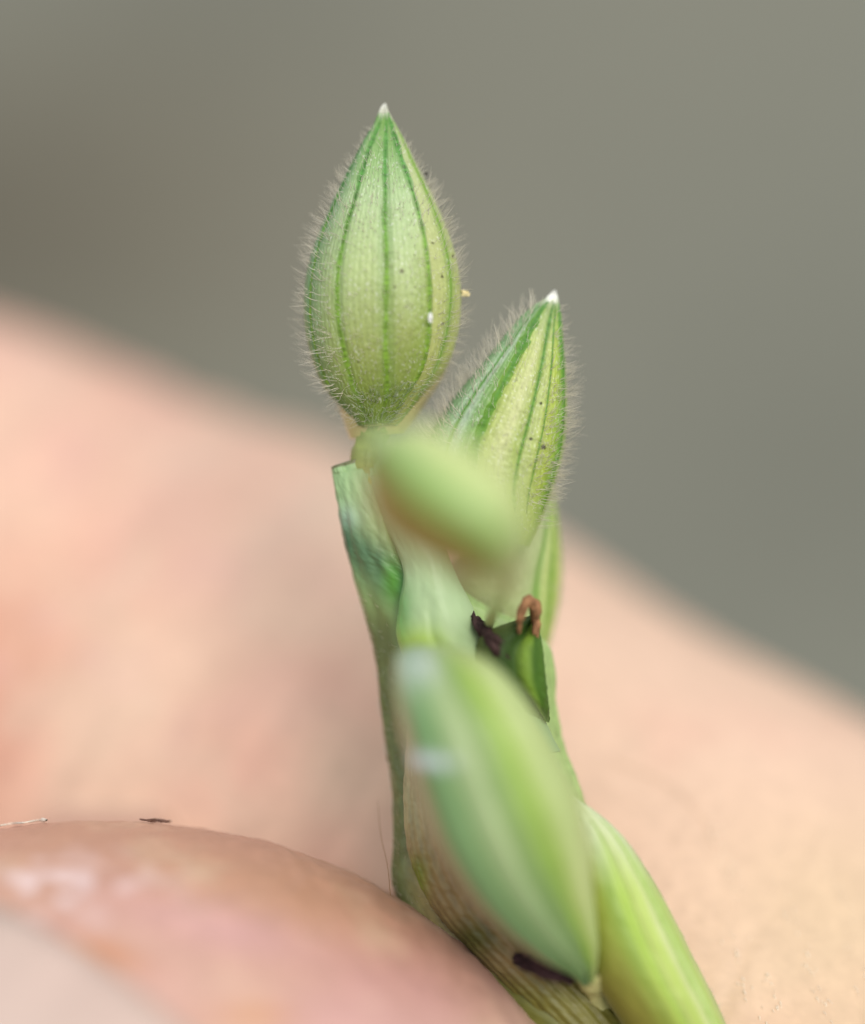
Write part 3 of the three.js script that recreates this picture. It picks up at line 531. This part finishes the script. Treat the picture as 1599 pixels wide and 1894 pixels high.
// --- lower spikelet, blurred, large
{
  const sp = spikelet('large blurred spikelet low in front, green with painted blue green shade on the left and a painted lit right flank');
  const body = organ({
    L: [[776, 1194], [738, 1206], [728, 1250], [736, 1318], [752, 1396], [776, 1478], [806, 1564], [854, 1644], [924, 1718], [1000, 1774], [1050, 1800], [1076, 1822]],
    R: [[806, 1196], [852, 1200], [908, 1226], [958, 1274], [1000, 1334], [1034, 1396], [1066, 1464], [1084, 1540], [1094, 1620], [1102, 1700], [1106, 1764], [1100, 1812]],
    z: [2.6, 2.8, 3, 3.1, 3.1, 3, 2.9, 2.7, 2.4, 2, 1.6, 1.3], d: [0.1, 0.4, 0.6, 0.85, 1.05, 1.15, 1.15, 1.1, 0.95, 0.7, 0.45, 0.25], e: 0.92,
    off: (u, th) => 0.02 * fbm(u * 16, th * 4, 8, 3) - 0.06 * (bump(th, rad(0.42), 0.1) + bump(th, rad(-0.02), 0.08) + bump(th, rad(-0.42), 0.08)) * smooth(0.05, 0.3, u),
  });
  const color = (u, th, p) => {
    const s = Math.cos(th);
    let c = ramp([[-1, C(206, 190, 160)], [-0.88, C(190, 176, 136)], [-0.8, C(132, 166, 112)], [-0.7, C(114, 164, 104)], [-0.3, C(160, 188, 130)], [-0.05, C(190, 206, 152)], [0.08, C(150, 180, 108)], [0.28, C(158, 190, 90)], [0.4, C(164, 192, 98)], [0.58, C(190, 210, 128)], [0.8, C(202, 218, 150)], [1, C(186, 206, 128)]], s + 0.03 * noise(u * 6, s * 3, 4));  // shade on the left and light on the right flank are in this ramp
    c = mix(c, C(160, 190, 136), 0.7 * smooth(0.32, 0.2, u) * smooth(-0.1, -0.4, s));
    c = mix(c, C(200, 218, 150), 0.55 * smooth(0.2, 0.04, u) * smooth(-0.3, 0.3, s));
    c = mix(c, C(100, 154, 100), 0.5 * smooth(0.55, 0.85, u) * smooth(0.5, 0.2, s) * smooth(-0.95, -0.8, s));
    c = mix(c, C(168, 146, 116), smooth(-0.82, -0.96, s) * smooth(0.45, 0.6, u) * smooth(1, 0.9, u));
    const [x, y] = Q(p); c = mix(c, C(226, 238, 240), 0.95 * bump(y - 0.12 * (x - 800), 1408, 14) * smooth(742, 765, x) * smooth(858, 830, x));  // pale streak: reflection of the sky painted into the colour
    c = mix(c, C(226, 238, 234), 0.7 * bump(Math.hypot(x - 775, (y - 1232) * 0.9), 0, 34));  // round sky glint near the top, painted too
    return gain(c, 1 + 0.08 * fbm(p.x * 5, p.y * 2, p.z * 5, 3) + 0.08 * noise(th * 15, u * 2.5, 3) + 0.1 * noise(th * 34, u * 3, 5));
  };
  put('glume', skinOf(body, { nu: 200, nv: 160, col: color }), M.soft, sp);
  for (const s of [0.42, -0.02, -0.42]) put('vein', nerve(body, () => rad(s), { u0: 0.1, u1: 0.95, w: 0.07, h: 0.02, edge: color, col: () => (s > 0.2 ? C(150, 188, 64) : C(140, 176, 112)) }), M.nerve, sp);
  put('stalk', tubeGeo([P(1090, 1790, 1.4), P(1096, 1812, 1.1), P(1104, 1850, 0.8), P(1120, 1900, 0.4)], (t) => 0.2 + 0.06 * Math.sin(t * 9), C(206, 204, 138), 30, 14, 0.1), M.soft, sp);
}

// --- lowest spikelet at the right
{
  const sp = spikelet('long bright yellow green spikelet at lower right, tucked behind the large blurred one');
  const body = organ({
    L: [[1050, 1476], [1046, 1530], [1040, 1600], [1050, 1700], [1086, 1790], [1140, 1880], [1200, 1970], [1280, 2080]], R: [[1062, 1472], [1142, 1536], [1202, 1618], [1250, 1706], [1292, 1790], [1328, 1862], [1364, 1950], [1400, 2060]],
    z: [1.1, 1, 0.95, 0.9, 0.85, 0.8, 0.7, 0.6], d: [0.05, 0.4, 0.75, 0.95, 1.05, 1.05, 0.95, 0.6], e: 0.92,
    off: (u, th) => 0.015 * fbm(u * 30, th * 6, 8, 3) - 0.06 * (bump(th, rad(0.72), 0.07) + bump(th, rad(0.2), 0.1)) * smooth(0.05, 0.3, u) + 0.03 * bump(th, rad(0.5), 0.15),
  });
  const color = (u, th, p) => {
    const s = Math.cos(th);
    let c = ramp([[-1, C(146, 146, 62)], [-0.3, C(154, 164, 66)], [-0.02, C(150, 182, 66)], [0.14, C(176, 206, 84)], [0.26, C(204, 222, 128)], [0.46, C(184, 208, 96)], [0.58, C(226, 236, 170)], [0.7, C(224, 236, 174)], [0.8, C(176, 208, 100)], [0.92, C(200, 220, 132)], [1, C(150, 176, 90)]], s + 0.05 * noise(u * 7, s * 3, 2));
    c = mix(c, C(226, 234, 196), 0.7 * smooth(0.36, 0.1, u));
    c = mix(c, C(140, 130, 50), 0.45 * smooth(0.4, 0.7, u) * smooth(0.3, 0, s));
    return gain(c, 1 + 0.08 * fbm(p.x * 6, p.y * 2, p.z * 6, 3) + 0.12 * noise(th * 15, u * 2.5, 3) + 0.1 * noise(th * 40, u * 3, 5));
  };
  put('glume', skinOf(body, { nu: 240, nv: 200, col: color }), M.leaf, sp);
  for (const s of [0.2, 0.74]) put('vein', nerve(body, () => rad(s), { u0: 0.1, u1: 0.97, w: 0.06, h: 0.015, edge: color, col: () => C(160, 196, 80) }), M.nerve, sp);
  put('hair', hairsOn(body, 200, { lenOf: () => 0.06, u0: 0.1, u1: 0.95, th0: -0.6, th1: 0.8, r: 0.004 }), M.hair, sp, null, 'stuff');
}

// --- dark bract with a withered tip, dead stigmas
{
  const br = organ({ L: [[982, 1138], [940, 1152], [888, 1176], [884, 1236], [930, 1290], [984, 1326]], R: [[990, 1140], [1000, 1180], [1006, 1222], [1010, 1262], [1014, 1300], [1016, 1336]], z: [0.6, 0.8, 0.9, 0.9, 0.8, 0.5], d: [0.05, 0.2, 0.3, 0.35, 0.3, 0.15], off: (u, th) => 0.02 * fbm(u * 20, th * 5, 5, 3) - 0.12 * bump(th, rad(0.1), 0.25) });
  const b = put('bract', skinOf(br, { nu: 100, nv: 100, col: (u, th, p) => { const s = Math.cos(th); return gain(ramp([[-1, C(84, 96, 46)], [-0.3, C(52, 76, 26)], [0.1, C(60, 88, 30)], [0.36, C(132, 164, 64)], [0.5, C(126, 160, 58)], [0.68, C(70, 108, 30)], [1, C(84, 118, 44)]], s + 0.06 * noise(u * 8, s * 3, 7)), 1 + 0.3 * fbm(p.x * 9, p.y * 4, p.z * 9, 3)); } }), M.nerve, spike, 'dark green triangular bract in the fork with a bright streak');
  const feather = (pts, n, spread, dark) => mergeGeometries(Array.from({ length: n }, (_, k) => tubeGeo(pts.map(([x, y, z], i) => P(x + spread * rr(-1, 1) * (0.3 + 0.7 * i / (pts.length - 1)), y + spread * rr(-0.8, 0.8), z + rr(-0.18, 0.18))), (t) => rr(0.9, 1.1) * (0.012 + 0.045 * Math.sin(Math.PI * (0.08 + 0.8 * t))), (t) => gain(dark, 1 + 0.5 * noise(t * 20, k, 2)), 36, 7, 0.6)));
  put('stigma', feather([[872, 1138, 0.5], [886, 1154, 0.8], [904, 1178, 1.0], [924, 1206, 1.05], [944, 1234, 0.9]], 12, 11, C(70, 52, 50)), M.dry, spike, 'withered dark purple stigma in the upper fork');
  put('stigma', feather([[952, 1774, 1], [975, 1780, 1.3], [1005, 1795, 1.5], [1036, 1802, 1.5], [1062, 1808, 1.2]], 13, 13, C(68, 48, 50)), M.dry, spike, 'withered dark purple stigma beside the thumb, below the large blurred spikelet');
  put('tip', feather([[960, 1170, 0.95], [962, 1136, 1.1], [974, 1112, 1.1], [988, 1124, 1], [992, 1176, 0.9]], 7, 6, C(164, 120, 86)), M.dry, b, 'withered orange brown tip');
}

// ---------------------------------------------------------------- skin flakes and hairs of the hand
{
  const pos = [], idx = [], cols = [];
  const row = (pts, n, len) => { for (let i = 0; i < n; i++) { const [x, y] = spline(pts, rnd()), p = castHand(x + rr(-14, 14), y + rr(-8, 8)), g = grad(p); p.addScaledVector(g, skinRelief(p, 0) + 0.03); const d = V(rr(0.1, 0.6), rr(-1, -0.5), 0).addScaledVector(g, 0.04).normalize(); hairInto(pos, idx, cols, p, d, g.clone().multiplyScalar(rr(-0.1, 0.12)), len * rr(0.4, 1.8), rr(0.006, 0.02), gain([1, 0.9, 0.76], rr(0.88, 1)), 3); } };
  row([[1300, 1440], [1330, 1560], [1360, 1640], [1400, 1780], [1440, 1880]], 36, 0.14);
  row([[1420, 1560], [1450, 1660], [1490, 1780], [1530, 1894]], 30, 0.14);
  row([[1500, 1500], [1560, 1680], [1599, 1860]], 18, 0.12);
  row([[1330, 1700], [1370, 1800], [1410, 1894]], 18, 0.14);
  put('skin_flake', geo(pos, idx, cols), M.dry, hand, null, 'stuff');
}
{
  const hairStrand = (pts, r, c) => put('body_hair', tubeGeo(pts, (t) => r * (1 - 0.5 * t), c, 40, 6), M.dry, hand);
  hairStrand([P(722, 1660, 0.5), P(716, 1600, 0.3), P(704, 1545, 0.1), P(698, 1480, -0.2)], 0.007, C(180, 135, 100));
  hairStrand([[1130, 1410], [1190, 1432], [1250, 1465], [1300, 1520], [1322, 1570]].map(([x, y]) => { const p = castHand(x, y); return p.addScaledVector(grad(p), 0.04); }), 0.006, C(196, 160, 122));
}
// ---------------------------------------------------------------- crumbs and a fibre
function lump(name, label, category, p, size, color) {
  const o = begin(name, label, category, p), g = new THREE.IcosahedronGeometry(1, 4), a = g.attributes.position, cols = [];
  for (let i = 0; i < a.count; i++) { const v = V(a.getX(i), a.getY(i), a.getZ(i)), k = 1 + 0.6 * noise(v.x * 1.7 + p.x * 9, v.y * 1.7, v.z * 1.7); a.setXYZ(i, p.x + v.x * k * size[0], p.y + v.y * k * size[1], p.z + v.z * k * size[2]); cols.push(...gain(color, 1 + 0.25 * noise(v.x * 4, v.y * 4, v.z * 4))); }
  g.setAttribute('color', new THREE.Float32BufferAttribute(cols, 3)); g.deleteAttribute('uv'); g.computeVertexNormals(); put('grain', g, M.dry, o); return o;
}
lump('crumb', 'tiny tan crumb caught in hairs on right edge of the tall spikelet', 'crumb', P(861, 543, 0.1), [0.07, 0.055, 0.05], C(244, 226, 172));
lump('crumb', 'tiny white crumb stuck on the right side of the tall spikelet', 'crumb', P(795, 588, 1.0), [0.035, 0.08, 0.03], C(250, 250, 244));
lump('crumb', 'tiny dark crumb in hairs near top right of the tall spikelet', 'crumb', P(788, 322, 0), [0.022, 0.028, 0.02], C(58, 56, 50));
{
  const rim = (x, y0) => { let y = y0; for (; y < 1800; y += 2) { const p = castHand(x, y); if (thumbness(p) && handField(p) < 0.01) return p.addScaledVector(grad(p), 0.06); } return P(x, y0, 1); };
  const f = [258, 272, 290, 304, 314].map((x) => rim(x, 1440)), o = begin('fibre', 'short dark fibre lying on top edge of the thumb', 'fibre', f[2]);
  put('strand', tubeGeo(f, (t) => 0.014 + 0.014 * Math.sin(t * 3) , C(128, 96, 84), 30, 8, 0.4), M.dry, o);
  const w = [0, 22, 48, 70, 86].map((x) => rim(x, 1440)), q = begin('fibre', 'short white fibre on top edge of the thumb at far left', 'fibre', w[2]);
  put('strand', tubeGeo(w, (t) => 0.015 + 0.02 * smooth(0.7, 0.9, t) * smooth(1.05, 0.92, t), C(252, 240, 224), 30, 8, 0.5), M.dry, q);
}
renderer.render(scene, camera);
